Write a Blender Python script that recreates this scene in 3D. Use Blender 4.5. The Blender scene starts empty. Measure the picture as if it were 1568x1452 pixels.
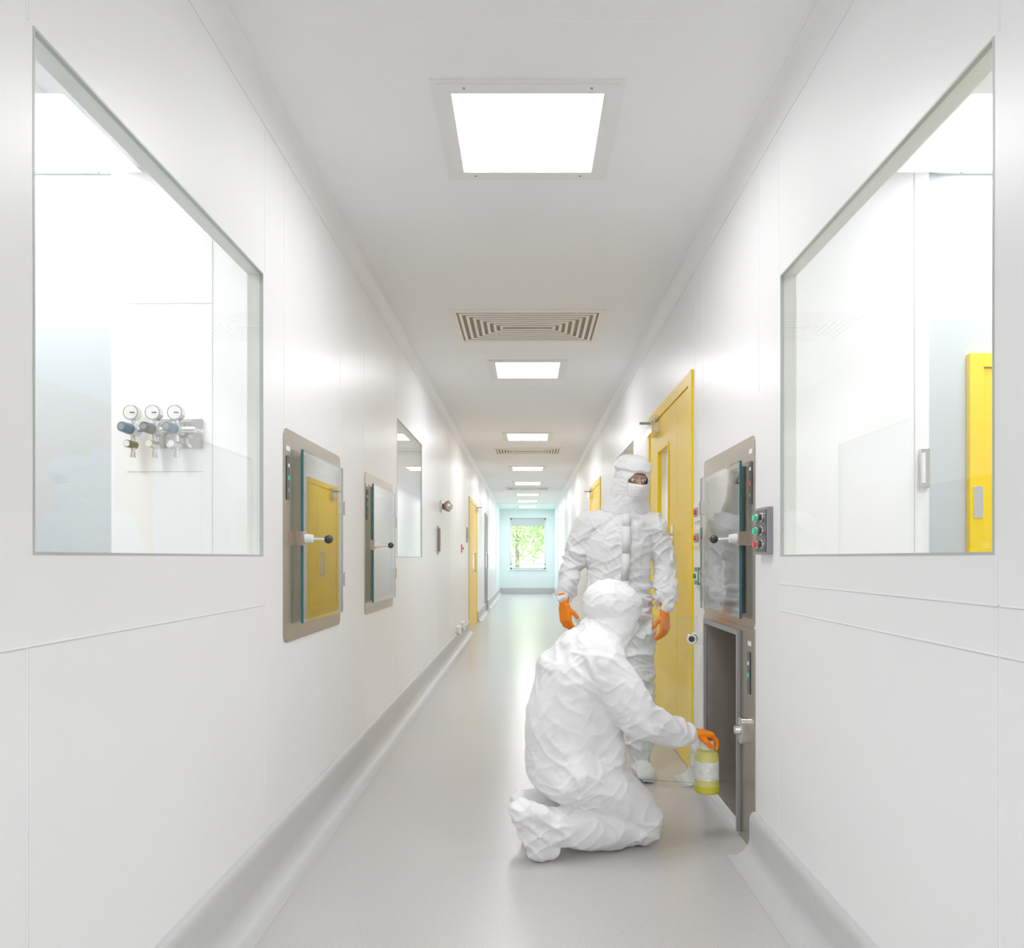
import bpy, bmesh, math, random
from mathutils import Vector, Matrix, noise
random.seed(4)
S = bpy.context.scene
COL = S.collection
# ------------------------------------------------------------------ constants (metres)
XL, XR = -0.98, 0.943      # inner faces of corridor walls
H = 2.925                  # ceiling height
Y0, Y1 = -3.0, 26.0        # corridor ends
TH = 0.054                 # wall panel thickness
XO = 4.0                   # outer extent of side rooms

# ------------------------------------------------------------------ materials
def mat(name, col, rough=0.5, metal=0.0, var=0.0, vscale=8.0, bump=0.0, bscale=60.0, spec=0.5, emit=None, estr=0.0, trans=0.0, coat=0.0):
    m = bpy.data.materials.new(name); m.use_nodes = True
    nt = m.node_tree; b = nt.nodes["Principled BSDF"]
    b.inputs["Base Color"].default_value = (*col, 1)
    b.inputs["Roughness"].default_value = rough
    b.inputs["Metallic"].default_value = metal
    b.inputs["Specular IOR Level"].default_value = spec
    if coat: b.inputs["Coat Weight"].default_value = coat
    if trans: b.inputs["Transmission Weight"].default_value = trans
    if emit:
        b.inputs["Emission Color"].default_value = (*emit, 1); b.inputs["Emission Strength"].default_value = estr
    tc = nt.nodes.new("ShaderNodeTexCoord")
    if var > 0:
        n = nt.nodes.new("ShaderNodeTexNoise"); n.inputs["Scale"].default_value = vscale; n.inputs["Detail"].default_value = 4
        r = nt.nodes.new("ShaderNodeValToRGB")
        r.color_ramp.elements[0].position = 0.3; r.color_ramp.elements[1].position = 0.7
        r.color_ramp.elements[0].color = (*[c*(1-var) for c in col], 1)
        r.color_ramp.elements[1].color = (*[min(1, c*(1+var)) for c in col], 1)
        nt.links.new(tc.outputs["Object"], n.inputs["Vector"]); nt.links.new(n.outputs["Fac"], r.inputs["Fac"])
        nt.links.new(r.outputs["Color"], b.inputs["Base Color"])
    if bump > 0:
        n2 = nt.nodes.new("ShaderNodeTexNoise"); n2.inputs["Scale"].default_value = bscale; n2.inputs["Detail"].default_value = 5
        bp = nt.nodes.new("ShaderNodeBump"); bp.inputs["Strength"].default_value = bump; bp.inputs["Distance"].default_value = 0.01
        nt.links.new(tc.outputs["Object"], n2.inputs["Vector"]); nt.links.new(n2.outputs["Fac"], bp.inputs["Height"])
        nt.links.new(bp.outputs["Normal"], b.inputs["Normal"])
    return m

def glassmat(name, tint=(0.97, 0.99, 0.98), f0=0.04, k=1.0):
    """thin clear pane: Schlick reflectance from the facing angle (same from both sides)"""
    m = bpy.data.materials.new(name); m.use_nodes = True
    nt = m.node_tree; nt.nodes.clear(); N = nt.nodes.new; L = nt.links.new
    o = N("ShaderNodeOutputMaterial"); mx = N("ShaderNodeMixShader")
    t = N("ShaderNodeBsdfTransparent"); t.inputs[0].default_value = (*tint, 1)
    g = N("ShaderNodeBsdfGlossy"); g.inputs["Roughness"].default_value = 0.01; g.inputs["Color"].default_value = (k, k, k, 1)
    lw = N("ShaderNodeLayerWeight"); lw.inputs["Blend"].default_value = 0.5
    p = N("ShaderNodeMath"); p.operation = 'POWER'; p.inputs[1].default_value = 5
    a = N("ShaderNodeMath"); a.operation = 'MULTIPLY_ADD'; a.inputs[1].default_value = 1-f0; a.inputs[2].default_value = f0
    L(lw.outputs["Facing"], p.inputs[0]); L(p.outputs[0], a.inputs[0]); L(a.outputs[0], mx.inputs[0])
    L(t.outputs[0], mx.inputs[1]); L(g.outputs[0], mx.inputs[2]); L(mx.outputs[0], o.inputs[0])
    return m

LS = 21.5
M = {}
M['wall'] = mat("wall_panel_white", (0.88, 0.88, 0.885), 0.36, var=0.008, vscale=2, spec=0.35)
M['wallroom'] = mat("room_panel_white", (0.905, 0.905, 0.91), 0.5, var=0.01, vscale=2)
M['wallgrey'] = mat("room_panel_grey", (0.50, 0.54, 0.57), 0.4, var=0.02, vscale=2)
M['walldaylit'] = mat("end_wall_daylight_tint", (0.80, 0.925, 0.935), 0.5, var=0.01, vscale=3)  # cyan cast of the window daylight, painted into the wall colour
M['ceil'] = mat("ceiling_white", (0.885, 0.885, 0.89), 0.5, var=0.008, vscale=2)
M['joint'] = mat("panel_joint_sealant", (0.95, 0.95, 0.95), 0.5)
M['jointd'] = mat("panel_joint_shadow", (0.56, 0.56, 0.57), 0.5)
M['reveal'] = mat("window_reveal", (0.80, 0.82, 0.77), 0.4)
M['seal'] = mat("window_seal_grey", (0.38, 0.42, 0.38), 0.4)
M['skirt'] = mat("coved_vinyl_skirting", (0.48, 0.48, 0.48), 0.42, var=0.03, vscale=30)
M['steel'] = mat("brushed_stainless_steel", (0.35, 0.30, 0.235), 0.26, 1.0, var=0.04, vscale=20)
M['steeld'] = mat("dark_stainless_interior", (0.40, 0.365, 0.32), 0.38, 0.85, var=0.05, vscale=12)
M['chrome'] = mat("polished_chrome", (0.70, 0.69, 0.67), 0.15, 1.0, var=0.02)
M['yellow'] = mat("door_yellow_paint", (1.0, 0.63, 0.0), 0.4, var=0.01, vscale=5, spec=0.15)
M['yellowd'] = mat("door_yellow_edge", (0.62, 0.36, 0.0), 0.4)
M['black'] = mat("black_plastic", (0.008, 0.008, 0.010), 0.3, var=0.1)
M['white'] = mat("white_plastic", (0.85, 0.85, 0.84), 0.35, var=0.01)
M['cream'] = mat("cream_grille_enamel", (0.90, 0.87, 0.78), 0.45, var=0.01)
M['creamd'] = mat("grille_recess", (0.26, 0.22, 0.15), 0.7)
M['lframe'] = mat("light_trim_white", (0.83, 0.82, 0.80), 0.5, var=0.01)
M['teal'] = mat("glass_edge_teal", (0.004, 0.09, 0.105), 0.15, var=0.05)
M['blue'] = mat("regulator_blue", (0.03, 0.10, 0.18), 0.35, var=0.05)
M['grn'] = mat("indicator_green", (0.0, 0.34, 0.16), 0.3, emit=(0.0, 0.8, 0.4), estr=0.2)
M['red'] = mat("indicator_red", (0.65, 0.005, 0.005), 0.3, emit=(0.9, 0.01, 0.01), estr=0.12)
M['green'] = mat("call_point_green", (0.0, 0.15, 0.07), 0.4)
M['grey'] = mat("grey_plastic", (0.22, 0.22, 0.23), 0.4, var=0.03)
M['brown'] = mat("door_brown_frame", (0.18, 0.12, 0.09), 0.4, var=0.05)
M['bronze'] = mat("bronze_metal", (0.30, 0.21, 0.14), 0.3, 0.9, var=0.05)
M['suit'] = mat("coverall_white_fabric", (0.85, 0.85, 0.86), 0.5, var=0.01, vscale=12, bump=0.38, bscale=26, spec=0.4)
M['mask'] = mat("face_mask_white", (0.90, 0.90, 0.90), 0.8, var=0.01, bump=0.15, bscale=150)
M['glove'] = mat("orange_nitrile_glove", (1.0, 0.185, 0.0), 0.45, var=0.02, vscale=25, bump=0.2, bscale=70, spec=0.2)
M['skin'] = mat("skin", (0.42, 0.21, 0.13), 0.5, var=0.05, vscale=20)
M['eye'] = mat("eye_white", (0.8, 0.78, 0.75), 0.2)
M['iris'] = mat("iris_dark", (0.03, 0.015, 0.01), 0.2)
M['brow'] = mat("eyebrow_hair", (0.03, 0.02, 0.014), 0.7)
M['tub'] = mat("bottle_yellow_translucent", (0.66, 0.64, 0.12), 0.3, var=0.04)
M['tublid'] = mat("bottle_base_yellow", (0.62, 0.56, 0.01), 0.3)
M['label'] = mat("bottle_label", (0.82, 0.83, 0.78), 0.5, var=0.2, vscale=60)
M['leaf'] = mat("leaves", (0.32, 0.48, 0.14), 0.6, var=0.35, vscale=2.5)
M['bark'] = mat("bark", (0.20, 0.16, 0.12), 0.9, var=0.3, vscale=20)
M['grass'] = mat("grass", (0.30, 0.42, 0.18), 0.9, var=0.3, vscale=5)
M['lamp'] = mat("light_diffuser", (0.9, 0.9, 0.9), 0.5, emit=(1.0, 0.995, 0.99), estr=LS)
M['lamproom'] = mat("room_light_diffuser", (0.9, 0.9, 0.9), 0.5, emit=(0.99, 0.995, 1.0), estr=LS*1.12)
M['glass'] = glassmat("window_glass")
M['glassb'] = glassmat("pass_box_glass", (0.86, 0.91, 0.90), 0.14, 0.97)
M['glassd'] = glassmat("open_door_glass", (0.955, 0.98, 0.97), 0.02)

def floormat():
    m = bpy.data.materials.new("floor_vinyl_grey"); m.use_nodes = True
    nt = m.node_tree; b = nt.nodes["Principled BSDF"]
    tc = nt.nodes.new("ShaderNodeTexCoord")
    n = nt.nodes.new("ShaderNodeTexNoise"); n.inputs["Scale"].default_value = 260; n.inputs["Detail"].default_value = 3
    r = nt.nodes.new("ShaderNodeValToRGB")
    r.color_ramp.elements[0].position = 0.34; r.color_ramp.elements[0].color = (0.35, 0.33, 0.318, 1)
    r.color_ramp.elements[1].position = 0.5; r.color_ramp.elements[1].color = (0.49, 0.468, 0.455, 1)
    nt.links.new(tc.outputs["Object"], n.inputs["Vector"]); nt.links.new(n.outputs["Fac"], r.inputs["Fac"])
    nt.links.new(r.outputs["Color"], b.inputs["Base Color"])
    n2 = nt.nodes.new("ShaderNodeTexNoise"); n2.inputs["Scale"].default_value = 120
    bp = nt.nodes.new("ShaderNodeBump"); bp.inputs["Strength"].default_value = 0.06; bp.inputs["Distance"].default_value = 0.003
    nt.links.new(tc.outputs["Object"], n2.inputs["Vector"]); nt.links.new(n2.outputs["Fac"], bp.inputs["Height"]); nt.links.new(bp.outputs["Normal"], b.inputs["Normal"])
    b.inputs["Roughness"].default_value = 0.25; b.inputs["Specular IOR Level"].default_value = 0.55
    return m
M['floor'] = floormat()

# ------------------------------------------------------------------ mesh builder
def TL(u, v, w): return Vector((XL + w, u, v))     # left wall:  u along corridor, v up, w out into corridor
def TR(u, v, w): return Vector((XR - w, u, v))
def TI(x, y, z): return Vector((x, y, z))

class MB:
    def __init__(s, tf=TI): s.bm = bmesh.new(); s.tf = tf; s.mats = []
    def mi(s, k):
        if k not in s.mats: s.mats.append(k)
        return s.mats.index(k)
    def face(s, vs, k, smooth=False):
        try: f = s.bm.faces.new(vs)
        except ValueError: return
        f.material_index = s.mi(k); f.smooth = smooth; return f
    def box(s, lo, hi, k, tf=None, edge=None, edgeaxes=()):
        tf = tf or s.tf
        c = [s.bm.verts.new(tf(*( (lo[i] if not (b >> i) & 1 else hi[i]) for i in range(3)))) for b in range(8)]
        fs = [((0,2,6,4),0), ((1,3,7,5),0), ((0,1,5,4),1), ((2,3,7,6),1), ((0,1,3,2),2), ((4,5,7,6),2)]
        for q, ax in fs: s.face([c[i] for i in q], edge if (edge and ax in edgeaxes) else k)
    def tube(s, p0, p1, r0, r1, k, n=20, caps=True, raw=False):
        if not raw: p0, p1 = s.tf(*p0), s.tf(*p1)
        p0, p1 = Vector(p0), Vector(p1)
        d = (p1 - p0).normalized(); a = d.orthogonal().normalized(); b = d.cross(a)
        A = [s.bm.verts.new(p0 + r0*(a*math.cos(t) + b*math.sin(t))) for t in [2*math.pi*i/n for i in range(n)]]
        B = [s.bm.verts.new(p1 + r1*(a*math.cos(t) + b*math.sin(t))) for t in [2*math.pi*i/n for i in range(n)]]
        for i in range(n): s.face([A[i], A[(i+1) % n], B[(i+1) % n], B[i]], k, True)
        if caps: s.face(A, k); s.face(B, k)
    def ball(s, c, r, k, tf=True, sc=(1, 1, 1), sub=3):
        c = s.tf(*c) if tf else Vector(c)
        res = bmesh.ops.create_icosphere(s.bm, subdivisions=sub, radius=1.0)
        i = s.mi(k)
        for v in res['verts']:
            v.co = Vector((v.co.x*r*sc[0], v.co.y*r*sc[1], v.co.z*r*sc[2])) + c
            for f in v.link_faces: f.material_index = i; f.smooth = True
    def ring(s, u0, u1, v0, v1, rad, iu0, iu1, iv0, iv1, irad, w0, w1, k, n=6):
        """rounded rectangular plate with a rounded rectangular hole"""
        def loop(a0, a1, b0, b1, r):
            pts = []
            for cx, cy, st in ((a1-r, b1-r, 0), (a0+r, b1-r, 90), (a0+r, b0+r, 180), (a1-r, b0+r, 270)):
                for i in range(n+1):
                    t = math.radians(st + 90*i/n); pts.append((cx + r*math.cos(t), cy + r*math.sin(t)))
            return pts
        o = loop(u0, u1, v0, v1, rad); q = loop(iu0, iu1, iv0, iv1, irad)
        L = len(o)
        mk = lambda pts, w: [s.bm.verts.new(s.tf(a, b, w)) for a, b in pts]
        o0, o1, q0, q1 = mk(o, w0), mk(o, w1), mk(q, w0), mk(q, w1)
        for i in range(L):
            j = (i+1) % L
            s.face([o1[i], o1[j], q1[j], q1[i]], k); s.face([o0[i], o0[j], o1[j], o1[i]], k)
            s.face([q1[i], q1[j], q0[j], q0[i]], k); s.face([q0[i], q0[j], o0[j], o0[i]], k)
    def rplate(s, u0, u1, v0, v1, rad, w0, w1, k, n=5):
        pts = []
        for cx, cy, st in ((u1-rad, v1-rad, 0), (u0+rad, v1-rad, 90), (u0+rad, v0+rad, 180), (u1-rad, v0+rad, 270)):
            for i in range(n+1):
                t = math.radians(st + 90*i/n); pts.append((cx + rad*math.cos(t), cy + rad*math.sin(t)))
        a = [s.bm.verts.new(s.tf(p, q, w0)) for p, q in pts]; b = [s.bm.verts.new(s.tf(p, q, w1)) for p, q in pts]
        for i in range(len(pts)):
            j = (i+1) % len(pts); s.face([a[i], a[j], b[j], b[i]], k)
        s.face(a, k); s.face(b, k)
    def done(s, name, bevel=0.0, parent=None):
        bmesh.ops.recalc_face_normals(s.bm, faces=s.bm.faces[:])
        me = bpy.data.meshes.new(name); s.bm.to_mesh(me); s.bm.free()
        for k in s.mats: me.materials.append(M[k])
        ob = bpy.data.objects.new(name, me); COL.objects.link(ob)
        me.set_sharp_from_angle(angle=math.radians(35))
        if bevel:
            b = ob.modifiers.new("bevel", 'BEVEL'); b.width = bevel; b.segments = 2; b.limit_method = 'ANGLE'; b.angle_limit = math.radians(50)
        if parent: ob.parent = parent
        return ob

def wall(name, axis, a, b, u0, u1, v0, v1, openings, k, revealk=None, kb=None):
    us = sorted(set([u0, u1] + [o[0] for o in openings] + [o[1] for o in openings]))
    vs = sorted(set([v0, v1] + [o[2] for o in openings] + [o[3] for o in openings]))
    mb = MB()
    def P(u, v, t): return Vector((t, u, v)) if axis == 'x' else Vector((u, t, v))
    cache = {}
    def V(u, v, t):
        key = (round(u, 5), round(v, 5), round(t, 5))
        if key not in cache: cache[key] = mb.bm.verts.new(P(u, v, t))
        return cache[key]
    def solid(i, j):
        if i < 0 or j < 0 or i >= len(us)-1 or j >= len(vs)-1: return False
        cu, cv = (us[i]+us[i+1])/2, (vs[j]+vs[j+1])/2
        return not any(o[0] < cu < o[1] and o[2] < cv < o[3] for o in openings)
    for i in range(len(us)-1):
        for j in range(len(vs)-1):
            if not solid(i, j): continue
            A, B, C, D = (us[i], vs[j]), (us[i+1], vs[j]), (us[i+1], vs[j+1]), (us[i], vs[j+1])
            mb.face([V(*p, a) for p in (A, B, C, D)], k); mb.face([V(*p, b) for p in (A, B, C, D)], kb or k)
            for (p, q, ni, nj) in ((A, B, i, j-1), (B, C, i+1, j), (C, D, i, j+1), (D, A, i-1, j)):
                if not solid(ni, nj): mb.face([V(*p, a), V(*q, a), V(*q, b), V(*p, b)], revealk or k)
    return mb.done(name)

WZ0, WZ1 = 1.232, 2.281
L_WIN = [(1.487, 2.783), (5.635, 6.957)]
R_WIN = [(1.517, 2.802), (6.69, 7.95)]
PBC = (3.33, 3.83, 0.98, 1.66)
PBC2 = (4.78, 5.36, 0.98, 1.66)
YD_L = (12.5, 14.4, 0.0, 2.24)
BD_L = (17.1, 18.1, 0.0, 2.24)
YD_R = (4.30, 5.80, 0.0, 2.28)
YD_R2 = (9.70, 11.2, 0.0, 2.26)
PBR_U = (3.335, 3.90, 1.02, 1.62)
PBR_L = (3.33, 3.93, 0.05, 0.885)
lo = [(a, b, WZ0, WZ1) for a, b in L_WIN] + [PBC, PBC2, YD_L, BD_L]
ro = [(a, b, WZ0, WZ1) for a, b in R_WIN] + [PBR_U, PBR_L, YD_R, YD_R2]
wall("wall_left", 'x', XL, XL-TH, Y0, Y1, 0, H, lo, 'wall', 'reveal', 'wallroom')
wall("wall_right", 'x', XR, XR+TH, Y0, Y1, 0, H, ro, 'wall', 'reveal', 'wallroom')
EW = (-0.61, 0.633, 0.84, 2.62)
wall("wall_end", 'y', Y1, Y1+0.25, XL-TH, XR+TH, 0, H, [EW], 'walldaylit', 'white')
wall("wall_behind", 'y', Y0, Y0-0.1, -XO, XO, 0, H, [], 'wall')
wall("wall_room_left", 'x', -XO, -XO-0.1, Y0, 9.0, 0, H, [], 'wallroom')
wall("wall_room_right", 'x', XO, XO+0.1, Y0, 9.0, 0, H, [], 'wallroom')
wall("wall_room_left_far", 'y', 9.0, 9.1, -XO, XL-TH, 0, H, [], 'wallroom')
wall("wall_room_right_far", 'y', 9.0, 9.1, XR+TH, XO, 0, H, [], 'wallroom')
wall("wall_partition_left", 'y', 3.305, 3.325, -XO, XL-TH, 0, H, [], 'wallgrey', kb='wallroom')
wall("wall_partition_right", 'y', 3.305, 3.325, XR+TH, XO, 0, H, [], 'wallgrey', kb='wallroom')
wall("wall_pier_left", 'y', 3.265, 3.305, -1.81, XL-TH, 0, H, [], 'wallroom')
wall("wall_pier_right", 'y', 3.265, 3.305, XR+TH, 1.745, 0, H, [], 'wallroom')
mb = MB(); mb.box((-XO, Y0, -0.1), (XO, Y1+0.25, 0.0), 'floor'); mb.done("floor")
mb = MB(); mb.box((-XO, Y0, H), (XO, Y1+0.25, H+0.1), 'ceil'); mb.done("ceiling")

for nm, tf in (("wall_daylight_tint_left", TL), ("wall_daylight_tint_right", TR)):  # thin overlays added to carry the daylight tint along the last wall stretch
    mb = MB(tf); mb.box((22.8, 0.2, 0.0), (Y1, H-0.001, 0.012), 'walldaylit'); mb.done(nm)
mb = MB(); mb.box((XL+0.02, 23.0, H-0.012), (XR-0.02, Y1, H), 'walldaylit'); mb.done("trim_ceiling_daylight_tint")  # ceiling overlay, daylight tint painted on the same way

def joints(name, tf, vert, horiz):
    mb = MB(tf)
    g = 0.0016
    for (u, v0, v1) in vert: mb.box((u-g, v0, 0), (u+g, v1, 0.0012), 'joint'); mb.box((u+g, v0, 0), (u+2.2*g, v1, 0.0008), 'jointd')
    for (u0, u1, v) in horiz: mb.box((u0, v-g, 0), (u1, v+g, 0.0012), 'joint'); mb.box((u0, v-2.4*g, 0), (u1, v-g, 0.0008), 'jointd')
    mb.done(name)
vl = [(2.80, 0.2, WZ0), (2.80, WZ1, 2.84), (0.3, .2, 2.84), (1.47, WZ1, 2.84), (1.47, .2, 1.05), (3.02, 1.76, 2.84), (3.93, 0.2, 2.84), (4.49, 1.76, 2.84), (4.49, .2, .88), (5.60, 0.2, 2.84), (7.0, 0.2, 2.84)] + [(8.2+1.2*i, 0.2, 2.84) for i in range(4)]
joints("trim_panel_joints_left", TL, vl, [(Y0, 2.80, 1.052)])
vr = [(2.82, 0.2, WZ0), (2.82, WZ1, 2.84), (1.50, WZ1, 2.84), (1.50, .2, 1.23), (0.3, .2, 2.84), (3.06, 1.9, 2.84), (4.05, 1.76, 2.84), (4.25, 0.2, 2.84), (6.0, 0.2, 2.84)] + [(8.1, 0.2, 2.84), (9.4, .2, 2.84)]
joints("trim_panel_joints_right", TR, vr, [(Y0, 2.82, 1.03), (0.0, 2.82, 1.13)])
mb = MB()
for y in [-1.4, -0.15, 1.1, 2.375, 3.64, 4.9, 6.2, 7.5, 8.8, 10.1]:
    mb.box((XL, y-0.0015, H-0.001), (XR, y+0.0015, H), 'joint')
mb.done("trim_ceiling_joints")
mb = MB()
mb.box((-1.372, 3.2635, 1.2), (-1.369, 3.2655, 2.9), 'jointd')
mb.box((-1.74, 3.2635, 2.332), (-1.372, 3.2655, 2.336), 'jointd'); mb.box((-1.74, 3.2635, 1.60), (-1.41, 3.2655, 1.604), 'jointd')
mb.box((1.68, 3.2635, 1.2), (1.684, 3.2655, 2.9), 'jointd')
mb.done("trim_room_joints")

def sweep(name, tf, profile, spans, k):
    mb = MB(tf)
    for (a, b) in spans:
        A = [mb.bm.verts.new(mb.tf(a, v, w)) for (w, v) in profile]; B = [mb.bm.verts.new(mb.tf(b, v, w)) for (w, v) in profile]
        for i in range(len(profile)-1): mb.face([A[i], A[i+1], B[i+1], B[i]], k, True)
        mb.face(A, k); mb.face(B, k)
    return mb.done(name)
def skirtprof(top):
    p = [(0.0, top), (0.010, top-0.001), (0.020, top-0.008), (0.026, top-0.02), (0.028, top-0.035), (0.028, 0.075)]
    R = 0.07
    for i in range(1, 9):
        t = math.radians(90*i/8); p.append((0.028 + R*(1-math.cos(t)), 0.002 + 0.073 - 0.073*math.sin(t)))
    p += [(0.12, 0.0018), (0.12, 0.0), (0.0, 0.0)]
    return p
sweep("baseboard_left", TL, skirtprof(0.205), [(Y0, 12.4), (14.5, 17.0), (18.2, Y1)], 'skirt')
sweep("baseboard_right", TR, skirtprof(0.18), [(Y0, 3.10), (4.02, 4.24), (5.86, 9.6), (11.3, Y1)], 'skirt')
mb = MB(); mb.box((XL, Y1-0.03, 0), (XR, Y1, 0.2), 'skirt'); mb.done("baseboard_end", 0.005)
cp = [(0.0, H-0.09), (0.004, H-0.09)]
for i in range(0, 9):
    t = math.radians(90*i/8); cp.append((0.004 + 0.05*(1-math.cos(t)), H-0.075 + 0.072*math.sin(t)))
cp += [(0.062, H-0.003), (0.062, H), (0.0, H)]
sweep("trim_cornice_left", TL, cp, [(Y0, Y1)], 'wall')
sweep("trim_cornice_right", TR, cp, [(Y0, Y1)], 'wall')

# ------------------------------------------------------------------ windows
def window(name, tf, u0, u1):
    mb = MB(tf)
    mb.box((u0, WZ0, -0.010), (u1, WZ1, -0.004), 'glass')
    s = 0.006
    for (a, b, c, d) in ((u0, u1, WZ0, WZ0+s), (u0, u1, WZ1-s, WZ1), (u0, u0+s, WZ0+s, WZ1-s), (u1-s, u1, WZ0+s, WZ1-s)):
        mb.box((a, c, -0.012), (b, d, 0.001), 'seal')
    t = 0.004
    for (a, b, c, d) in ((u0, u1, WZ0, WZ0+t), (u0, u1, WZ1-t, WZ1), (u0, u0+t, WZ0+t, WZ1-t), (u1-t, u1, WZ0+t, WZ1-t)):
        mb.box((a, c, -TH-0.004), (b, d, -0.0125), 'reveal')
    mb.done(name)
window("window_1", TL, *L_WIN[0]); window("window_2", TL, *L_WIN[1])
window("window_3", TR, *R_WIN[0]); window("window_4", TR, *R_WIN[1])
mb = MB()
x0, x1, z0, z1 = EW; fy = Y1+0.08
for (a, b, c, d) in ((x0, x1, z0, z0+.06), (x0, x1, z1-.06, z1), (x0, x0+.06, z0, z1), (x1-.06, x1, z0, z1), (x0, x1, z0+0.16, z0+0.20)):
    mb.box((a, fy, c), (b, fy+0.06, d), 'white')
mb.box((x0, fy+0.02, z0), (x1, fy+0.03, z1), 'glass')
mb.box((x0-.03, Y1-0.04, z0-.03), (x1+.03, Y1+0.08, z0), 'white')
mb.box((x0+.05, Y1+0.03, z1-0.28), (x1-.05, Y1+0.06, z1-.02), 'wallgrey')
mb.done("window_5", 0.004)

# ------------------------------------------------------------------ ceiling lights and grilles
def ceiling_light(cx, cy, k='lamp', name="ceiling_light_panel", h=H):
    mb = MB(lambda u, v, w: Vector((u, v, h-w)))
    o, i = 0.35, 0.278
    mb.ring(cx-o, cx+o, cy-o, cy+o, 0.004, cx-o+.02, cx+o-.02, cy-o+.02, cy+o-.02, 0.003, 0.0, 0.006, 'lframe', 2)
    mb.ring(cx-o+.02, cx+o-.02, cy-o+.02, cy+o-.02, 0.003, cx-i, cx+i, cy-i, cy+i, 0.003, 0.0, 0.010, 'lframe', 2)
    mb.box((cx-i, cy-i, 0.001), (cx+i, cy+i, 0.006), k)
    for sx in (-1, 1):
        for sy in (-1, 1): mb.tube((cx+sx*0.23, cy+sy*0.31, 0.010), (cx+sx*0.23, cy+sy*0.31, 0.012), 0.005, 0.005, 'grey', 10)
    mb.done(name)
for cy in (-2.2, -0.7, 3.01, 6.77, 10.5, 14.2, 17.0, 20.0, 22.3): ceiling_light(0.0, cy)  # first and last here are added fill, brightening near walls and corridor end
ceiling_light(0.0, 24.6, h=H-0.012)
for (x, y) in ((-2.11, 2.98), (-2.11, 1.9), (2.13, 2.98), (2.13, 1.85), (-2.4, -.5), (2.4, -.5), (-2.4, 5.4), (2.4, 5.4), (-2.4, 7.6), (2.4, 7.6)): ceiling_light(x, y, 'lamproom')

def grille(cx, cy, hx, hy):
    mb = MB(lambda u, v, w: Vector((u, v, H-w)))
    mb.ring(cx-hx, cx+hx, cy-hy, cy+hy, 0.004, cx-hx+.045, cx+hx-.045, cy-hy+.045, cy+hy-.045, 0.003, 0, 0.010, 'cream', 2)
    mb.box((cx-hx+.04, cy-hy+.04, 0.0005), (cx+hx-.04, cy+hy-.04, 0.002), 'creamd')
    i = 0
    while True:
        a = 0.062 + i*0.046; i += 1
        ox, oy = hx-a, hy-a
        if oy < 0.035: break
        ix, iy = ox-0.020, oy-0.020
        mb.ring(cx-ox, cx+ox, cy-oy, cy+oy, .002, cx-ix, cx+ix, cy-iy, cy+iy, .002, .0065, .0125, 'cream', 1)
    mb.done("ceiling_air_grille")
grille(0.0, 5.51, 0.54, 0.38); grille(0.0, 11.9, 0.54, 0.36); grille(0.0, 18.3, 0.54, 0.36)

# ------------------------------------------------------------------ pass boxes
def cavity(mb, u0, u1, v0, v1, depth, k):
    t = 0.004; w1 = 0.0; w0 = -depth
    e = 0.0005
    u0 += e; u1 -= e; v0 += e; v1 -= e
    mb.box((u0, v0, w0-t), (u1, v1, w0), k)
    mb.box((u0, v0, w0), (u1, v0+t, w1), k); mb.box((u0, v1-t, w0), (u1, v1, w1), k)
    mb.box((u0, v0+t, w0), (u0+t, v1-t, w1), k); mb.box((u1-t, v0+t, w0), (u1, v1-t, w1), k)

def latch(mb, u, v, w):
    mb.box((u-0.035, v-0.03, 0.004), (u+0.03, v+0.03, w+0.004), 'steel')
    mb.tube((u+0.0, v, w), (u+0.0, v, w+0.035), 0.022, 0.018, 'white', 18)
    mb.tube((u+0.0, v, w+0.03), (u+0.01, v-0.002, w+0.085), 0.007, 0.007, 'chrome', 12)
    mb.ball((u+0.012, v-0.002, w+0.098), 0.019, 'black')

def hinge(mb, u, v, w):
    mb.box((u-0.03, v-0.032, 0.004), (u+0.03, v+0.032, w+0.006), 'chrome')
    mb.tube((u+0.025, v-0.036, w), (u+0.025, v+0.036, w), 0.013, 0.013, 'chrome', 14)

def pane(mb, ga, gb, gc, gd):
    mb.box((ga, gc, 0.022), (gb, gd, 0.034), 'glassb', edge='teal', edgeaxes=(0, 1))

def passbox(name, tf, u0, u1, v0, v1, cav):
    mb = MB(tf)
    mb.ring(u0, u1, v0, v1, 0.04, cav[0], cav[1], cav[2], cav[3], 0.012, 0.0, 0.004, 'steel')
    cavity(mb, *cav, 0.5, 'steeld')
    ga, gb, gc, gd = cav[0]-0.16, cav[1]+0.02, cav[2]-0.03, cav[3]+0.025
    mb.ring(ga+.10, gb, gc+0.01, gd-0.01, 0.01, cav[0]-.01, cav[1]-.01, cav[2]+.005, cav[3]-.005, 0.01, 0.004, 0.014, 'black')
    pane(mb, ga, gb, gc, gd)
    hinge(mb, u1-0.055, v0+(v1-v0)*0.27, 0.024); hinge(mb, u1-0.055, v0+(v1-v0)*0.69, 0.024)
    latch(mb, ga+0.01, (v0+v1)/2-0.01, 0.036)
    mb.rplate(u0+.03, u0+.07, v1-.29, v1-.11, .005, .004, .007, 'black')
    mb.tube((u0+.05, v1-.15, .006), (u0+.05, v1-.15, .010), .008, .008, 'white', 12)
    mb.tube((u0+.05, v1-.20, .006), (u0+.05, v1-.20, .010), .010, .010, 'grn', 12)
    mb.tube((u0+.05, v1-.25, .006), (u0+.05, v1-.25, .010), .008, .008, 'grey', 12)
    mb.box((u0+.03, v1-.09, .004), (u0+.075, v1-.07, .0055), 'white')
    return mb.done(name, 0.0012)
passbox("pass_through_hatch", TL, 3.005, 3.913, 0.883, 1.752, PBC)
passbox("pass_through_hatch", TL, 4.508, 5.444, 0.883, 1.750, PBC2)

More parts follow.
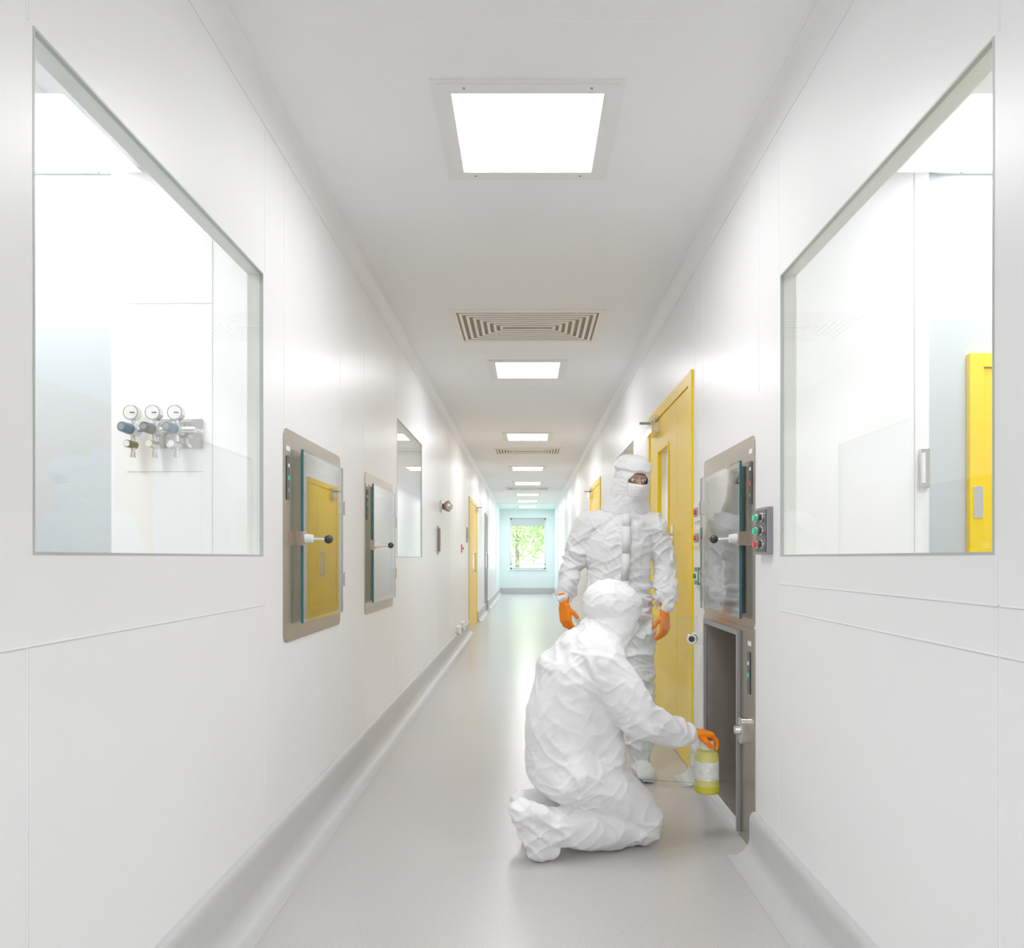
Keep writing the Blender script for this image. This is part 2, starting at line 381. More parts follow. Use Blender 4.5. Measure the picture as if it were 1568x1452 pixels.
mb = MB(TR)
u0, u1 = 3.107, 4.002
mb.ring(u0, u1, 0.93, 1.738, 0.035, *PBR_U, 0.012, 0.0, 0.004, 'steel')
cavity(mb, *PBR_U, 0.5, 'steeld')
ga, gb, gc, gd = 3.225, 3.96, 0.965, 1.645
mb.ring(ga+.03, gb-.03, gc+.02, gd-.02, 0.01, PBR_U[0], PBR_U[1], PBR_U[2], PBR_U[3], 0.01, 0.004, 0.014, 'black')
pane(mb, ga, gb, gc, gd)
hinge(mb, 3.95, 1.13, .024); hinge(mb, 3.95, 1.49, .024); latch(mb, 3.25, 1.31, 0.036)
mb.rplate(u0+.03, u0+.07, 1.45, 1.63, .005, .004, .007, 'black')
mb.tube((u0+.05, 1.60, .006), (u0+.05, 1.60, .010), .008, .008, 'white', 12)
mb.tube((u0+.05, 1.54, .006), (u0+.05, 1.54, .010), .010, .010, 'red', 12)
mb.tube((u0+.05, 1.49, .006), (u0+.05, 1.49, .010), .008, .008, 'grey', 12)
mb.box((u0+.03, 1.665, .004), (u0+.075, 1.685, .0055), 'white')
a, b, c, d = PBR_L
mb.box((u0, 0.001, 0.0), (a, 0.93, 0.006), 'steel'); mb.box((b, 0.001, 0.0), (u1, 0.93, 0.006), 'steel')
mb.box((a, d, 0.0), (b, 0.93, 0.006), 'steel'); mb.box((a, 0.001, 0.0), (b, c, 0.006), 'white')
cavity(mb, a, b, c, d, 0.46, 'steeld')
s = .022
for (p, q, r, t) in ((a-s, b+s, d, d+s), (a-s, a, c-.03, d), (b, b+s, c-.03, d)): mb.box((p, r, 0.006), (q, t, 0.02), 'grey')
mb.box((3.55, 0.40, -0.459), (3.60, 0.62, -0.44), 'black')
mb.box((3.44, 0.82, -0.459), (3.8, 0.84, -0.44), 'black')
mb.rplate(u0+.05, u0+.09, .65, .83, .005, .006, .009, 'black')
mb.tube((u0+.07, .78, .008), (u0+.07, .78, .012), .008, .008, 'white', 12)
mb.tube((u0+.07, .73, .008), (u0+.07, .73, .012), .010, .010, 'grn', 12)
mb.box((u0+.04, .855, .006), (u0+.085, .875, .0075), 'white')
mb.rplate(3.20, 3.26, .43, .54, .02, .006, .03, 'chrome'); mb.tube((3.24, .485, .03), (3.24, .485, .05), .022, .018, 'chrome', 18)
hx, hy = XR-0.03, 3.965
dv = Vector((-math.cos(math.radians(14)), math.sin(math.radians(14)), 0)); nv = Vector((-dv.y, dv.x, 0))
def TD(u, v, w): return Vector((hx, hy, 0)) + dv*u + nv*w + Vector((0, 0, v))
mb.box((0.015, 0.035, -0.005), (0.34, 0.915, 0.005), 'glassd', tf=TD, edge='teal', edgeaxes=(1,))
for v in (0.16, 0.80):
    mb.box((-0.02, v-.03, -.012), (0.05, v+.03, .012), 'chrome', tf=TD)
mb.tf = TD
mb.tube((0.045, .80, -.012), (0.045, .80, -.03), .03, .026, 'chrome', 20)
mb.tube((0.045, .80, .012), (0.045, .80, .03), .03, .026, 'chrome', 20)
mb.tube((0.045, .80, .03), (0.045, .80, .034), .016, .016, 'black', 16)
mb.done("pass_through_cabinet", 0.0012)

# ------------------------------------------------------------------ doors
def door(name, tf, u0, u1, v1, split, vision=None, closer=True, handle=None, k='yellow'):
    mb = MB(tf); fr = 0.055; e = 0.001
    mb.box((u0+e, 0.001, -0.05), (u0+fr, v1-e, 0.014), k); mb.box((u1-fr, 0.001, -0.05), (u1-e, v1-e, 0.014), k)
    mb.box((u0+fr, v1-fr, -0.05), (u1-fr, v1-e, 0.014), k)
    mb.box((u0-.03, 0.001, 0.0005), (u0+e, v1+.02, 0.014), k); mb.box((u1-e, 0.001, 0.0005), (u1+.03, v1+.02, 0.014), k); mb.box((u0+e, v1-e, 0.0005), (u1-e, v1+.02, 0.014), k)
    def leaf(a, b, vis):
        w0, w1 = -0.048, 0.006
        if vis:
            c, d, p, q = vis
            mb.box((a, 0.006, w0), (c, v1-fr-.004, w1), k); mb.box((d, 0.006, w0), (b, v1-fr-.004, w1), k)
            mb.box((c, 0.006, w0), (d, p, w1), k); mb.box((c, q, w0), (d, v1-fr-.004, w1), k)
            mb.box((c, p, -0.008), (d, q, -0.002), 'glass')
            t = .02
            mb.ring(c-t, d+t, p-t, q+t, .01, c, d, p, q, .006, w1, w1+.006, 'yellow' if k == 'yellow' else k, 3)
        else: mb.box((a, 0.006, w0), (b, v1-fr-.004, w1), k)
    g = .003
    if split:
        leaf(u0+fr+g, split-g, None); leaf(split+g, u1-fr-g, vision)
        mb.box((split-g, .01, -.04), (split+g, v1-fr-.01, -0.002), 'yellowd')
    else: leaf(u0+fr+g, u1-fr-g, vision)
    if handle:
        u, a, b = handle
        mb.rplate(u-.035, u+.035, a-.06, b+.06, .01, .006, .009, 'chrome')
        for v in (a, b): mb.tube((u, v, .008), (u, v, .05), .009, .009, 'chrome', 12)
        mb.tube((u, a-.02, .05), (u, b+.02, .05), .011, .011, 'chrome', 14)
    if closer:
        uc = u1-fr-.42
        mb.box((uc, v1-.16, .006), (uc+.26, v1-.09, .065), 'chrome'); mb.tube((uc+.2, v1-.09, .035), (uc+.2, v1-.065, .035), .012, .012, 'black', 12)
        mb.box((uc+.19, v1-.07, .02), (uc+.215, v1-.055, .12), 'grey'); mb.box((uc+.02, v1-.06, .014), (uc+.24, v1-.03, .04), 'chrome')
    return mb.done(name, 0.0015)
door("door_1", TR, YD_R[0], YD_R[1], YD_R[3], 4.715, (5.0, 5.38, 1.05, 1.98), True, (4.87, 1.08, 1.38))
door("door_2", TR, YD_R2[0], YD_R2[1], YD_R2[3], 10.1, None, True, (10.3, 1.0, 1.3))
door("door_3", TL, YD_L[0], YD_L[1], YD_L[3], 13.2, None, True, (13.4, 1.0, 1.3))
door("door_4", TL, BD_L[0], BD_L[1], BD_L[3], None, None, False, (17.5, 1.0, 1.3), 'brown')
mb = MB(lambda u, v, w: Vector((u, 3.305-w, v)))
mb.box((1.93, 0.001, 0.001), (1.99, 2.12, 0.03), 'yellow'); mb.box((2.89, 0.001, 0.001), (2.95, 2.12, .03), 'yellow'); mb.box((1.99, 2.06, 0.001), (2.89, 2.12, .03), 'yellow')
mb.box((1.993, .006, 0.001), (2.887, 2.056, .02), 'yellow')
mb.rplate(1.965-.02, 1.965+.02, 1.40, 1.54, .004, .03, .035, 'chrome')
mb.tube((2.07, 1.0, .02), (2.07, 1.0, .06), .01, .01, 'chrome', 12); mb.tube((2.07, 1.0, .06), (2.2, 1.0, .06), .01, .01, 'chrome', 12)
mb.done("door_5", 0.002)
mb = MB(lambda u, v, w: Vector((u, 3.265-w, v)))
mb.rplate(1.735-.035, 1.735+.005, 1.53, 1.70, .004, 0, .02, 'chrome'); mb.box((1.70, 1.55, .02), (1.715, 1.68, .03), 'white')
mb.done("push_plate", .001)

# ------------------------------------------------------------------ wall accessories
mb = MB(TR)
mb.rplate(2.885, 3.035, 1.24, 1.425, .006, 0, .022, 'grey')
mb.box((2.895, 1.25, .022), (3.025, 1.415, .025), 'black')
for v, k in ((1.385, 'grn'), (1.333, 'grn'), (1.280, 'red')):
    mb.tube((2.995, v, .022), (2.995, v, .034), .018, .018, 'chrome', 18); mb.tube((2.995, v, .034), (2.995, v, .045), .014, .012, k, 18)
    mb.tube((2.93, v, .022), (2.93, v, .034), .018, .018, 'chrome', 18); mb.tube((2.93, v, .034), (2.93, v, .045), .014, .012, 'black', 18)
mb.done("push_button_station", .001)
def wplate(name, tf, u, v, hu, hv, k1, k2, k3=None):
    mb = MB(tf); mb.rplate(u-hu, u+hu, v-hv, v+hv, .006, 0, .014, k1)
    mb.rplate(u-hu*.6, u+hu*.6, v-hv*.5, v+hv*.5, .004, .014, .018, k2)
    if k3: mb.tube((u, v, .018), (u, v, .03), min(hu, hv)*.3, min(hu, hv)*.25, k3, 14)
    mb.done(name, .001)
wplate("interlock_panel", TR, 4.14, 1.479, .07, .05, 'white', 'grey', 'red')
wplate("interlock_panel", TR, 4.14, 1.337, .07, .05, 'chrome', 'grey', 'red')
wplate("emergency_call_point", TR, 4.14, 1.127, .05, .048, 'green', 'white', 'green')
wplate("fire_alarm_call_point", TL, 11.16, 1.37, .1, .06, 'red', 'white', 'black')
wplate("wall_notice_plate", TL, 12.1, 1.6, .1, .12, 'grey', 'blue')
mb = MB(TL)
mb.tube((8.47, 1.81, 0), (8.47, 1.81, .02), .07, .07, 'chrome', 24); mb.tube((8.47, 1.81, .02), (8.44, 1.81, .09), .035, .065, 'bronze', 24)
mb.ball((8.44, 1.81, .09), .05, 'chrome'); mb.done("wall_mounted_sounder", .001)
mb = MB(TL)
mb.rplate(8.10, 8.24, 1.275, 1.573, .02, 0, .012, 'grey'); mb.rplate(8.12, 8.22, 1.30, 1.55, .015, .012, .03, 'brown'); mb.done("card_reader_panel", .001)
mb = MB(TL)
for u in (10.2, 10.9): mb.box((u, .205, 0), (u+.3, .29, .05), 'white'); mb.box((u+.1, .17, .028), (u+.2, .205, .06), 'white')
mb.done("low_wall_socket_boxes", .004)

def TG(u, v, w): return Vector((u, 3.265-w, v))
mb = MB(TG)
mb.rplate(-1.60, -1.405, 1.70, 1.83, .01, 0, .012, 'chrome')
mb.tube((-1.72, 1.775, .055), (-1.42, 1.775, .055), .013, .013, 'chrome', 14)
mb.tube((-1.43, 1.775, .0), (-1.43, 1.775, .055), .013, .013, 'chrome', 14)
for i, x in enumerate((-1.687, -1.594, -1.50)):
    mb.tube((x, 1.845, .045), (x, 1.845, .075), .033, .033, 'chrome', 28); mb.tube((x, 1.845, .075), (x, 1.845, .077), .028, .028, 'white', 28)
    mb.box((x-.002, 1.842, .077), (x+.018, 1.847, .079), 'black')
    mb.tube((x, 1.775, .055), (x, 1.82, .055), .008, .008, 'chrome', 12)
    mb.tube((x, 1.775, .03), (x, 1.775, .085), .028, .026, 'chrome', 20)
    mb.tube((x-.006, 1.775, .085), (x-.012, 1.777, .125), .024, .021, 'blue', 16)
    mb.tube((x-.012, 1.777, .125), (x-.0125, 1.777, .128), .014, .014, 'grey', 16)
    mb.tube((x, 1.69, .055), (x, 1.775, .055), .010, .010, 'chrome', 12)
    mb.tube((x, 1.71, .04), (x-.005, 1.71, .095), .018, .016, 'black' if i == 0 else 'chrome', 16); mb.tube((x-.005, 1.71, .095), (x-.005, 1.71, .098), .013, .013, 'white', 16)
    mb.tube((x, 1.655, .055), (x, 1.69, .055), .013, .007, 'chrome', 12)
mb.done("gas_regulator_manifold", .0005)

# ------------------------------------------------------------------ garden outside the end window
mb = MB(); mb.box((-25, Y1+0.3, -0.25), (25, 70, -0.15), 'grass'); mb.done("garden_ground")
def tree(x, y, h, r):
    mb = MB(); mb.tube((x, y, -.2), (x, y, h*.6), .16, .09, 'bark', 10)
    for i in range(5):
        a = random.random()*6.28; mb.tube((x, y, h*.4), (x+math.cos(a)*r*.6, y+math.sin(a)*r*.6, h*(.6+.08*i)), .06, .02, 'bark', 7)
    for i in range(1500):
        v = Vector((random.gauss(0, 1), random.gauss(0, 1), random.gauss(0, 1))).normalized()*random.uniform(.35, 1)
        p = Vector((x, y, h*.62)) + Vector((v.x*r, v.y*r, v.z*h*.5))
        a = Vector((random.gauss(0, 1), random.gauss(0, 1), random.gauss(0, 1))).normalized()*.13; b = a.orthogonal().normalized()*.08
        mb.face([mb.bm.verts.new(p+q) for q in (a, b, -a, -b)], 'leaf')
    mb.done("garden_tree")
for (x, y, h, r) in ((-2.2, 36, 5, 2.0), (1.2, 38, 5.5, 2.2), (3.5, 35, 4.5, 1.8), (-5, 41, 6, 2.6), (-.6, 44, 5.2, 2.3)): tree(x, y, h, r)

# ------------------------------------------------------------------ people
def ell(c, r, yaw=0.0):
    if not isinstance(r, (tuple, list)): r = (r, r, r)
    return (Vector(c), r, yaw)
ICO = None
def ico():
    global ICO
    if ICO is None:
        b = bmesh.new(); bmesh.ops.create_icosphere(b, subdivisions=3, radius=1); ICO = [v.co.copy() for v in b.verts]; b.free()
    return ICO
def organic(name, hulls, k, voxel=0.008, smooth=6, folds=0.0, fscale=(7, 7, 11), frot=0.0, parent=None, mtx=None, cut=None, solid=0.0, floor_clamp=False, joints=(), post=0, crease=1.0):
    out = bmesh.new()
    for hl in hulls:
        b = bmesh.new()
        for (c, r, yaw) in hl:
            R = Matrix.Rotation(yaw, 3, 'Z')
            for v in ico(): b.verts.new(c + R @ Vector((v.x*r[0], v.y*r[1], v.z*r[2])))
        res = bmesh.ops.convex_hull(b, input=b.verts[:])
        junk = set(g for g in res['geom_interior'] + res['geom_unused'] if isinstance(g, bmesh.types.BMVert))
        bmesh.ops.delete(b, geom=list(junk), context='VERTS')
        bmesh.ops.recalc_face_normals(b, faces=b.faces[:])
        tmp = bpy.data.meshes.new("t"); b.to_mesh(tmp); b.free(); out.from_mesh(tmp); bpy.data.meshes.remove(tmp)
    me = bpy.data.meshes.new(name); out.to_mesh(me); out.free()
    ob = bpy.data.objects.new(name, me); COL.objects.link(ob)
    m = ob.modifiers.new("r", 'REMESH'); m.mode = 'VOXEL'; m.voxel_size = voxel
    m2 = ob.modifiers.new("s", 'SMOOTH'); m2.factor = 0.5; m2.iterations = smooth
    dg = bpy.context.evaluated_depsgraph_get()
    me2 = bpy.data.meshes.new_from_object(ob.evaluated_get(dg)); ob.modifiers.clear(); ob.data = me2; bpy.data.meshes.remove(me)
    me2.name = name
    if folds > 0:
        nrm = [v.normal.copy() for v in me2.vertices]
        o1, o2, o3 = Vector((9, 3, 1)), Vector((2, 7, 5)), Vector((5, 5, 5))
        FR = Matrix.Rotation(frot, 3, 'Y'); FR2 = Matrix.Rotation(-frot*1.3, 3, 'Y')
        for v, n in zip(me2.vertices, nrm):
            p = v.co
            w = Vector((noise.noise(p*4), noise.noise(p*4+o1), noise.noise(p*4+o2)))*0.06
            q0 = FR @ (p + w); q1 = FR2 @ (p + w*.8)
            qa = Vector((q0.x*fscale[0], q0.y*fscale[1], q0.z*fscale[2]))
            qb = Vector((q1.x*fscale[0]*1.3, q1.y*fscale[1]*1.3, q1.z*fscale[2]*1.4))+o3
            a = noise.noise(qa)                                    # soft rolling folds
            a = a*abs(a)**.25*1.3
            r1 = max(0, 1-abs(noise.noise(qa+o2))*3.2)**1.4        # creases, two crossing families
            r2 = max(0, 1-abs(noise.noise(qb))*3.4)**1.4
            c_ = noise.noise(p*4.5+o1)
            g = 0.40 + 0.5*max(0, noise.noise(p*3+Vector((1, 2, 3)))+.2)
            jt = 0.0
            for (jc, jr) in joints:
                dd = (p-jc).length
                if dd < jr: jt = max(jt, (1-dd/jr))
            g += jt*0.9
            v.co = p + n*folds*(g*(a*0.9 + crease*(r1*0.65 + r2*.5) - 0.3) + c_*.35)
            if floor_clamp and v.co.z < 0.003: v.co.z = 0.003
    if cut:
        b = bmesh.new(); b.from_mesh(me2)
        bmesh.ops.delete(b, geom=[v for v in b.verts if cut(v.co)], context='VERTS')
        b.to_mesh(me2); b.free()
    me2.materials.clear(); me2.materials.append(M[k])
    for p in me2.polygons: p.use_smooth = True; p.material_index = 0
    if post:
        pm = ob.modifiers.new("soften", 'SMOOTH'); pm.factor = .5; pm.iterations = post
    if solid:
        sm = ob.modifiers.new("edge", 'SOLIDIFY'); sm.thickness = solid; sm.offset = 0
    if mtx is not None: me2.transform(mtx)
    if parent: ob.parent = parent
    return ob

def frame(o, x, y, z):
    return Matrix(((x.x, y.x, z.x, o.x), (x.y, y.y, z.y, o.y), (x.z, y.z, z.z, o.z), (0, 0, 0, 1)))

def head(parent, origin, fwd, up, cap=True):
    """local: -y forward, z up"""
    y = -Vector(fwd).normalized(); z = Vector(up); z = (z - y*z.dot(y)).normalized(); x = y.cross(z)
    mt = frame(Vector(origin), x, y, z)
    E = ell
    organic("head", [
        [E((0, .005, .03), (.074, .092, .085))], [E((0, -.02, 0), (.066, .07, .07)), E((0, -.045, -.085), (.034, .034, .026))],
        [E((0, -.088, .012), .010), E((0, -.108, -.028), (.014, .013, .011))], [E((-.016, -.093, -.032), .009), E((.016, -.093, -.032), .009)],
        [E((-.045, -.077, .030), .010), E((0, -.088, .028), .011)], [E((.045, -.077, .030), .010), E((0, -.088, .028), .011)],
        [E((-.018, -.083, -.06), .008), E((.018, -.083, -.06), .008), E((0, -.09, -.058), .009)],
        [E((-.078, .005, .005), (.008, .016, .028))], [E((.078, .005, .005), (.008, .016, .028))],
        [E((0, .02, -.06), .052), E((0, .035, -.17), .055)]], 'skin', 0.0045, 4, parent=parent, mtx=mt)
    mb = MB()
    for sx in (-1, 1):
        mb.ball((sx*.031, -.078, .008), .0145, 'eye'); mb.ball((sx*.031+.001, -.0895, .006), .0055, 'iris', sc=(1, .7, 1))
    for sx in (-1, 1):
        mb.ball((sx*.032, -.083, .030), .009, 'brow', sc=(2.0, .6, .35))
        mb.ball((sx*.031, -.0795, .0165), .0155, 'skin', sc=(1.05, .9, .5))
    o = mb.done("eyes", parent=parent); o.data.transform(mt)
    mb = MB(); NX, NZ = 24, 16; g = []
    for j in range(NZ+1):
        z_ = -.012 - .094*j/NZ; row = []
        for i in range(NX+1):
            t = i/NX*2-1; hw = .064 - .012*(j/NZ)
            x_ = t*hw
            yy = -.128 + 12*x_*x_ + 5.5*(z_+.04)**2 + .0016*math.sin(j*2.1) - .008*math.exp(-(x_/.018)**2)*max(0, 1-abs(z_+.028)/.03)
            row.append(mb.bm.verts.new((x_, yy, z_)))
        g.append(row)
    for j in range(NZ):
        for i in range(NX): mb.face([g[j][i], g[j][i+1], g[j+1][i+1], g[j+1][i]], 'mask', True)
    for sx in (-1, 1):
        for zz in (-.02, -.095): mb.tube((sx*.058, -.082, zz), (sx*.084, -.02, .01 if zz > -.05 else -.05), .0018, .0018, 'mask', 8)
    o = mb.done("face_mask", parent=parent); o.data.transform(mt)
    sm = o.modifiers.new("s", 'SOLIDIFY'); sm.thickness = .002
    def cut(c):
        return c.y < -.03 and (c.x/.060)**2 + ((c.z+.026)/.073)**2 < 1
    top = [E((0, .012, .060), (.104, .118, .030)), E((0, .014, .085), (.094, .108, .045))] if cap else [E((0, .020, .045), (.108, .122, .078)), E((0, .045, .01), (.110, .115, .095))]
    organic("hood", [
        [E((0, .008, .015), (.098, .112, .10))], top,
        [E((0, .0, -.03), (.102, .104, .08)), E((0, .010, -.12), (.116, .112, .05))],
        [E((0, .010, -.12), (.116, .112, .05)), E((0, .025, -.19), (.15, .125, .035))]],
        'suit', 0.005, 4, folds=.009, fscale=(13, 13, 24), frot=.4, parent=parent, mtx=mt, cut=cut, solid=.004)

def hand(parent, name, wrist, along, back, thumb, curls=(18, 22, 18), size=1.0, thumbdir=(.65, .7, -.35)):
    y = Vector(along).normalized(); z = Vector(back); z = (z-y*z.dot(y)).normalized(); x = Vector(thumb); x = (x-y*x.dot(y)-z*x.dot(z)).normalized()
    mt = frame(Vector(wrist), x*size, y*size, z*size)
    E = ell
    hs = [[E((-.028, .018, 0), (.016, .02, .015)), E((.026, .018, 0), (.016, .02, .016)), E((-.032, .086, 0), (.013, .012, .012)), E((.030, .090, 0), (.013, .012, .013))],
          [E((0, -.055, 0), (.036, .01, .032)), E((0, .0, 0), (.031, .012, .024))], [E((0, .0, 0), (.031, .012, .024)), E((0, .03, 0), (.035, .012, .016))],
          [E((0, -.060, 0), (.040, .008, .036)), E((0, -.052, 0), (.040, .008, .036))]]
    for fx, L, dc, sp in ((.031, .074, 0, .10), (.0105, .082, 2, .02), (-.0105, .076, 5, -.06), (-.030, .060, 9, -.16)):
        p = Vector((fx, .086, 0)); ang = 0; r = .0098
        for ln, c in zip((.46, .30, .24), curls):
            ang += math.radians(c+dc)
            q = p + Vector((sp*ln*L, math.cos(ang)*L*ln, -math.sin(ang)*L*ln))
            hs.append([E(p, r), E(q, r*.93)]); p = q; r *= .93
    td = Vector(thumbdir).normalized(); p = Vector((.026, .028, -.004)); q = p+td*.042; t2 = (td + Vector((-.25, .25, -.15))).normalized()
    hs += [[E(p, .015), E(q, .0125)], [E(q, .012), E(q+t2*.028, .0105)]]
    organic(name, hs, 'glove', .0032, 3, folds=.0014, fscale=(45, 45, 45), parent=parent, mtx=mt)

E = ell
# ---- standing technician
P1 = bpy.data.objects.new("standing_cleanroom_worker", None); COL.objects.link(P1)
up1 = E((.535, 4.27, 1.42), (.16, .105, .085)); chest = E((.52, 4.26, 1.30), (.19, .135, .14)); waist = E((.512, 4.27, 1.09), (.18, .135, .12)); pel = E((.525, 4.27, .92), (.188, .145, .12))
shL, elL, wrL = E((.345, 4.27, 1.415), .074), E((.262, 4.30, 1.20), (.064, .066, .075)), E((.205, 4.22, 1.0), (.046, .046, .03))
shR, elR, wrR = E((.718, 4.27, 1.405), .074), E((.783, 4.30, 1.19), (.064, .066, .075)), E((.765, 4.21, .955), (.046, .046, .03))
fmL, fmR = E((.218, 4.235, 1.045), (.060, .060, .04)), E((.772, 4.225, 1.0), (.060, .060, .04))
mL, mR = E((.30, 4.285, 1.31), .072), E((.755, 4.285, 1.30), .072)
hull1 = [[up1, chest], [chest, waist], [waist, pel], [up1, E((.575, 4.255, 1.52), (.08, .08, .05))],
    [up1, shL], [up1, shR], [shL, mL], [mL, elL], [shR, mR], [mR, elR],
    [elL, fmL], [elR, fmR], [fmL, wrL], [fmR, wrR],
    [pel, E((.44, 4.27, .80), (.115, .125, .1))], [pel, E((.61, 4.27, .80), (.115, .125, .1))],
    [E((.44, 4.27, .80), (.115, .125, .1)), E((.435, 4.25, .48), (.092, .095, .09))], [E((.61, 4.27, .80), (.115, .125, .1)), E((.625, 4.25, .48), (.092, .095, .09))],
    [E((.435, 4.25, .48), (.092, .095, .09)), E((.43, 4.285, .17), (.082, .085, .05))], [E((.625, 4.25, .48), (.092, .095, .09)), E((.64, 4.285, .17), (.082, .085, .05))],
    [E((.43, 4.285, .17), (.075, .08, .04)), E((.43, 4.285, .08), .052)], [E((.64, 4.285, .17), (.075, .08, .04)), E((.64, 4.285, .08), .052)],
    [E((.43, 4.30, .048), (.046, .055, .046)), E((.415, 4.11, .038), (.052, .05, .036))], [E((.64, 4.30, .048), (.046, .055, .046)), E((.655, 4.11, .038), (.052, .05, .036))],
]
J = [(Vector(e[0]), .17) for e in (elL, elR, fmL, fmR, waist)] + [(Vector((.525, 4.2, .8)), .2), (Vector((.435, 4.2, .48)), .17), (Vector((.625, 4.2, .48)), .17), (Vector((.64, 4.28, .16)), .15), (Vector((.43, 4.28, .16)), .15)]
organic("coverall", hull1, 'suit', .006, 6, folds=.020, fscale=(6, 8, 18), frot=.5, parent=P1, floor_clamp=True, joints=J, post=0)
head(P1, (.590, 4.225, 1.672), (.28, -1, -.28), (.05, 0, 1))
hand(P1, "glove_right", (.205, 4.205, .965), (.10, -.18, -1), (-.75, -.65, 0), (.55, -.8, 0))
hand(P1, "glove_left", (.765, 4.195, .92), (-.02, -.18, -1), (.75, -.65, 0), (-.55, -.8, 0))
mb = MB()
pts = [1.47, 1.40, 1.25, 1.1, .95, .85]
yf = {1.47: 4.14, 1.40: 4.126, 1.25: 4.116, 1.1: 4.121, .95: 4.116, .85: 4.123}
for i in range(len(pts)-1):
    za, zb = pts[i], pts[i+1]
    vs = [mb.bm.verts.new((.545-.02*(1.5-z)/.65+sx*.022, yf[z]-.004, z)) for z, sx in ((za, -1), (za, 1), (zb, 1), (zb, -1))]
    mb.face(vs, 'suit', True)
o = mb.done("zip_flap", parent=P1); o.modifiers.new("s", 'SOLIDIFY').thickness = .006

# ---- kneeling technician
P2 = bpy.data.objects.new("kneeling_cleanroom_worker", None); COL.objects.link(P2)
yw = math.atan2(.39, .92)
pel = E((.15, 3.20, .35), (.16, .185, .15), yw); waist = E((.145, 3.20, .53), (.155, .17, .13), yw); chest = E((.195, 3.21, .73), (.155, .19, .13), yw); up2 = E((.26, 3.215, .835), (.13, .17, .09), yw)
shR, elR, fmR, wrR = E((.32, 3.07, .79), .088), E((.47, 3.11, .555), (.088, .085, .088)), E((.645, 3.235, .47), .060), E((.69, 3.27, .455), .045)
shL, elL, fmL, wrL = E((.19, 3.375, .79), .088), E((.20, 3.48, .56), .074), E((.205, 3.42, .475), .056), E((.21, 3.40, .455), .045)
kR, aR = E((.485, 3.215, .108), (.10, .10, .102)), E((.07, 3.05, .14), (.075, .07, .07))
kL, aL = E((.43, 3.46, .108), (.10, .10, .102)), E((.0, 3.31, .14), (.075, .07, .07))
hR, hL = E((.195, 3.115, .32), (.13, .12, .12)), E((.125, 3.29, .32), (.13, .12, .12))
tR = E((.36, 3.17, .23), (.115, .11, .115)); cR = E((.28, 3.13, .10), (.09, .085, .09)); cL = E((.22, 3.38, .10), (.085, .085, .09))
belly = E((.29, 3.235, .50), (.12, .15, .12), yw)
hull2 = [[pel, waist], [waist, chest], [chest, up2], [up2, E((.33, 3.235, .91), .08)], [up2, shR], [up2, shL],
    [waist, belly], [chest, belly], [belly, E((.31, 3.22, .37), (.10, .14, .09), yw)], [pel, E((.26, 3.24, .40), (.10, .15, .1), yw)],
    [shR, E((.39, 3.08, .67), .092)], [E((.39, 3.08, .67), .092), elR], [elR, fmR], [fmR, wrR], [chest, E((.38, 3.10, .69), .075)],
    [shL, elL], [elL, fmL], [fmL, wrL],
    [pel, hR], [pel, hL], [hR, tR], [tR, kR], [hL, kL], [kR, cR], [cR, aR], [kL, cL], [cL, aL],
    [aR, E((-.02, 3.005, .20), (.05, .048, .055))], [E((-.028, 3.005, .21), (.046, .046, .05)), E((.055, 3.04, .042), (.047, .048, .04))], [E((.05, 3.04, .04), (.047, .048, .037)), E((.10, 3.06, .035), (.035, .044, .03))],
    [aL, E((-.03, 3.29, .16), (.05, .048, .055))], [E((-.03, 3.29, .16), (.046, .046, .05)), E((.02, 3.31, .042), (.045, .046, .04))], [E((.02, 3.31, .04), (.045, .046, .037)), E((.07, 3.33, .035), (.035, .044, .03))],
]
J = [(Vector(e[0]), .17) for e in (elR, fmR, waist, kR, aR, hR)] + [(Vector((.3, 3.1, .4)), .15)]
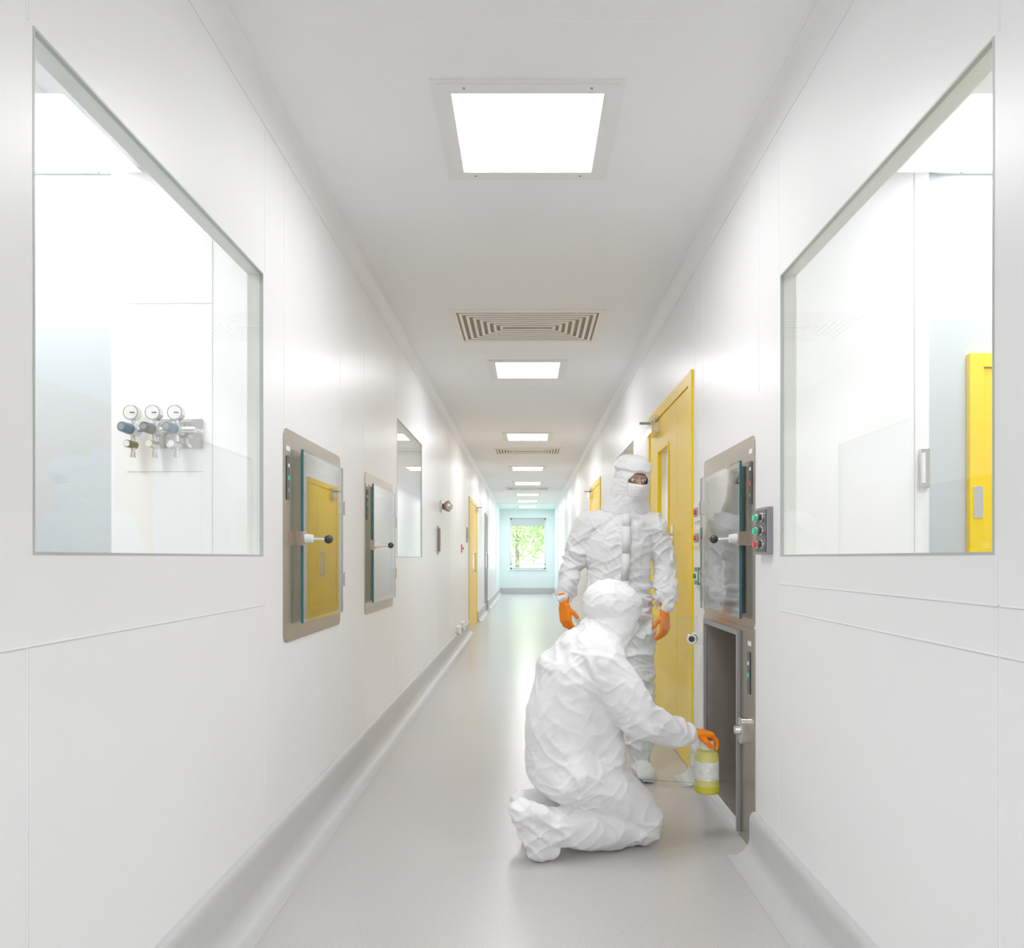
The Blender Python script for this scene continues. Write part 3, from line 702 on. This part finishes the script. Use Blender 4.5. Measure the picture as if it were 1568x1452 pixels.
organic("coverall", hull2, 'suit', .006, 6, folds=.018, fscale=(5.5, 8, 15), frot=-.55, parent=P2, floor_clamp=True, joints=J, post=1, crease=.9)
head(P2, (.385, 3.265, .995), (.85, .32, -.42), (.25, .1, 1), cap=False)
hand(P2, "glove_right", (.712, 3.282, .463), (.93, .30, -.12), (.05, 0, 1), (.1, -1, .1), curls=(38, 40, 30), thumbdir=(.42, .75, -.62))
hand(P2, "glove_left", (.23, 3.395, .435), (.75, .2, -.5), (.5, .1, .8), (.2, -1, 0), curls=(6, 10, 8))
mb = MB()
bx, by = .790, 3.315
prof = [(0.0, .195, 'tublid'), (.050, .195, 'tublid'), (.055, .202, 'tublid'), (.055, .228, 'tublid'), (.053, .230, 'tub'), (.053, .255, 'tub'), (.0535, .255, 'label'), (.0535, .335, 'label'), (.053, .336, 'tub'), (.053, .36, 'tub'), (.046, .378, 'tub'), (.033, .386, 'tub'), (.033, .388, 'white'), (.035, .39, 'white'), (.035, .420, 'white'), (.031, .425, 'white'), (0.0, .425, 'white')]
n = 36; rows = []
for (r, z, k) in prof:
    rows.append([mb.bm.verts.new((bx+max(r, .0005)*math.cos(2*math.pi*i/n), by+max(r, .0005)*math.sin(2*math.pi*i/n), z)) for i in range(n)])
for j in range(len(rows)-1):
    for i in range(n): mb.face([rows[j][i], rows[j][(i+1) % n], rows[j+1][(i+1) % n], rows[j+1][i]], prof[j+1][2], True)
mb.done("wipes_bottle")

# ------------------------------------------------------------------ world, camera
w = bpy.data.worlds.new("sky"); S.world = w; w.use_nodes = True
nt = w.node_tree; bg = nt.nodes["Background"]
bg.inputs[0].default_value = (0.80, 0.95, 1.0, 1); bg.inputs[1].default_value = 6.5
cam = bpy.data.cameras.new("camera"); co = bpy.data.objects.new("camera", cam); COL.objects.link(co)
co.location = (0, 0, 1.225); co.rotation_euler = (math.radians(90), 0, 0)
cam.sensor_width = 36; cam.lens = 26.4; cam.shift_x = -24/1568; cam.shift_y = 129/1568
cam.clip_start = 0.05; cam.clip_end = 200
S.camera = co
S.view_settings.view_transform = 'Standard'
S.view_settings.exposure = 0.0
S.view_settings.gamma = 1.38
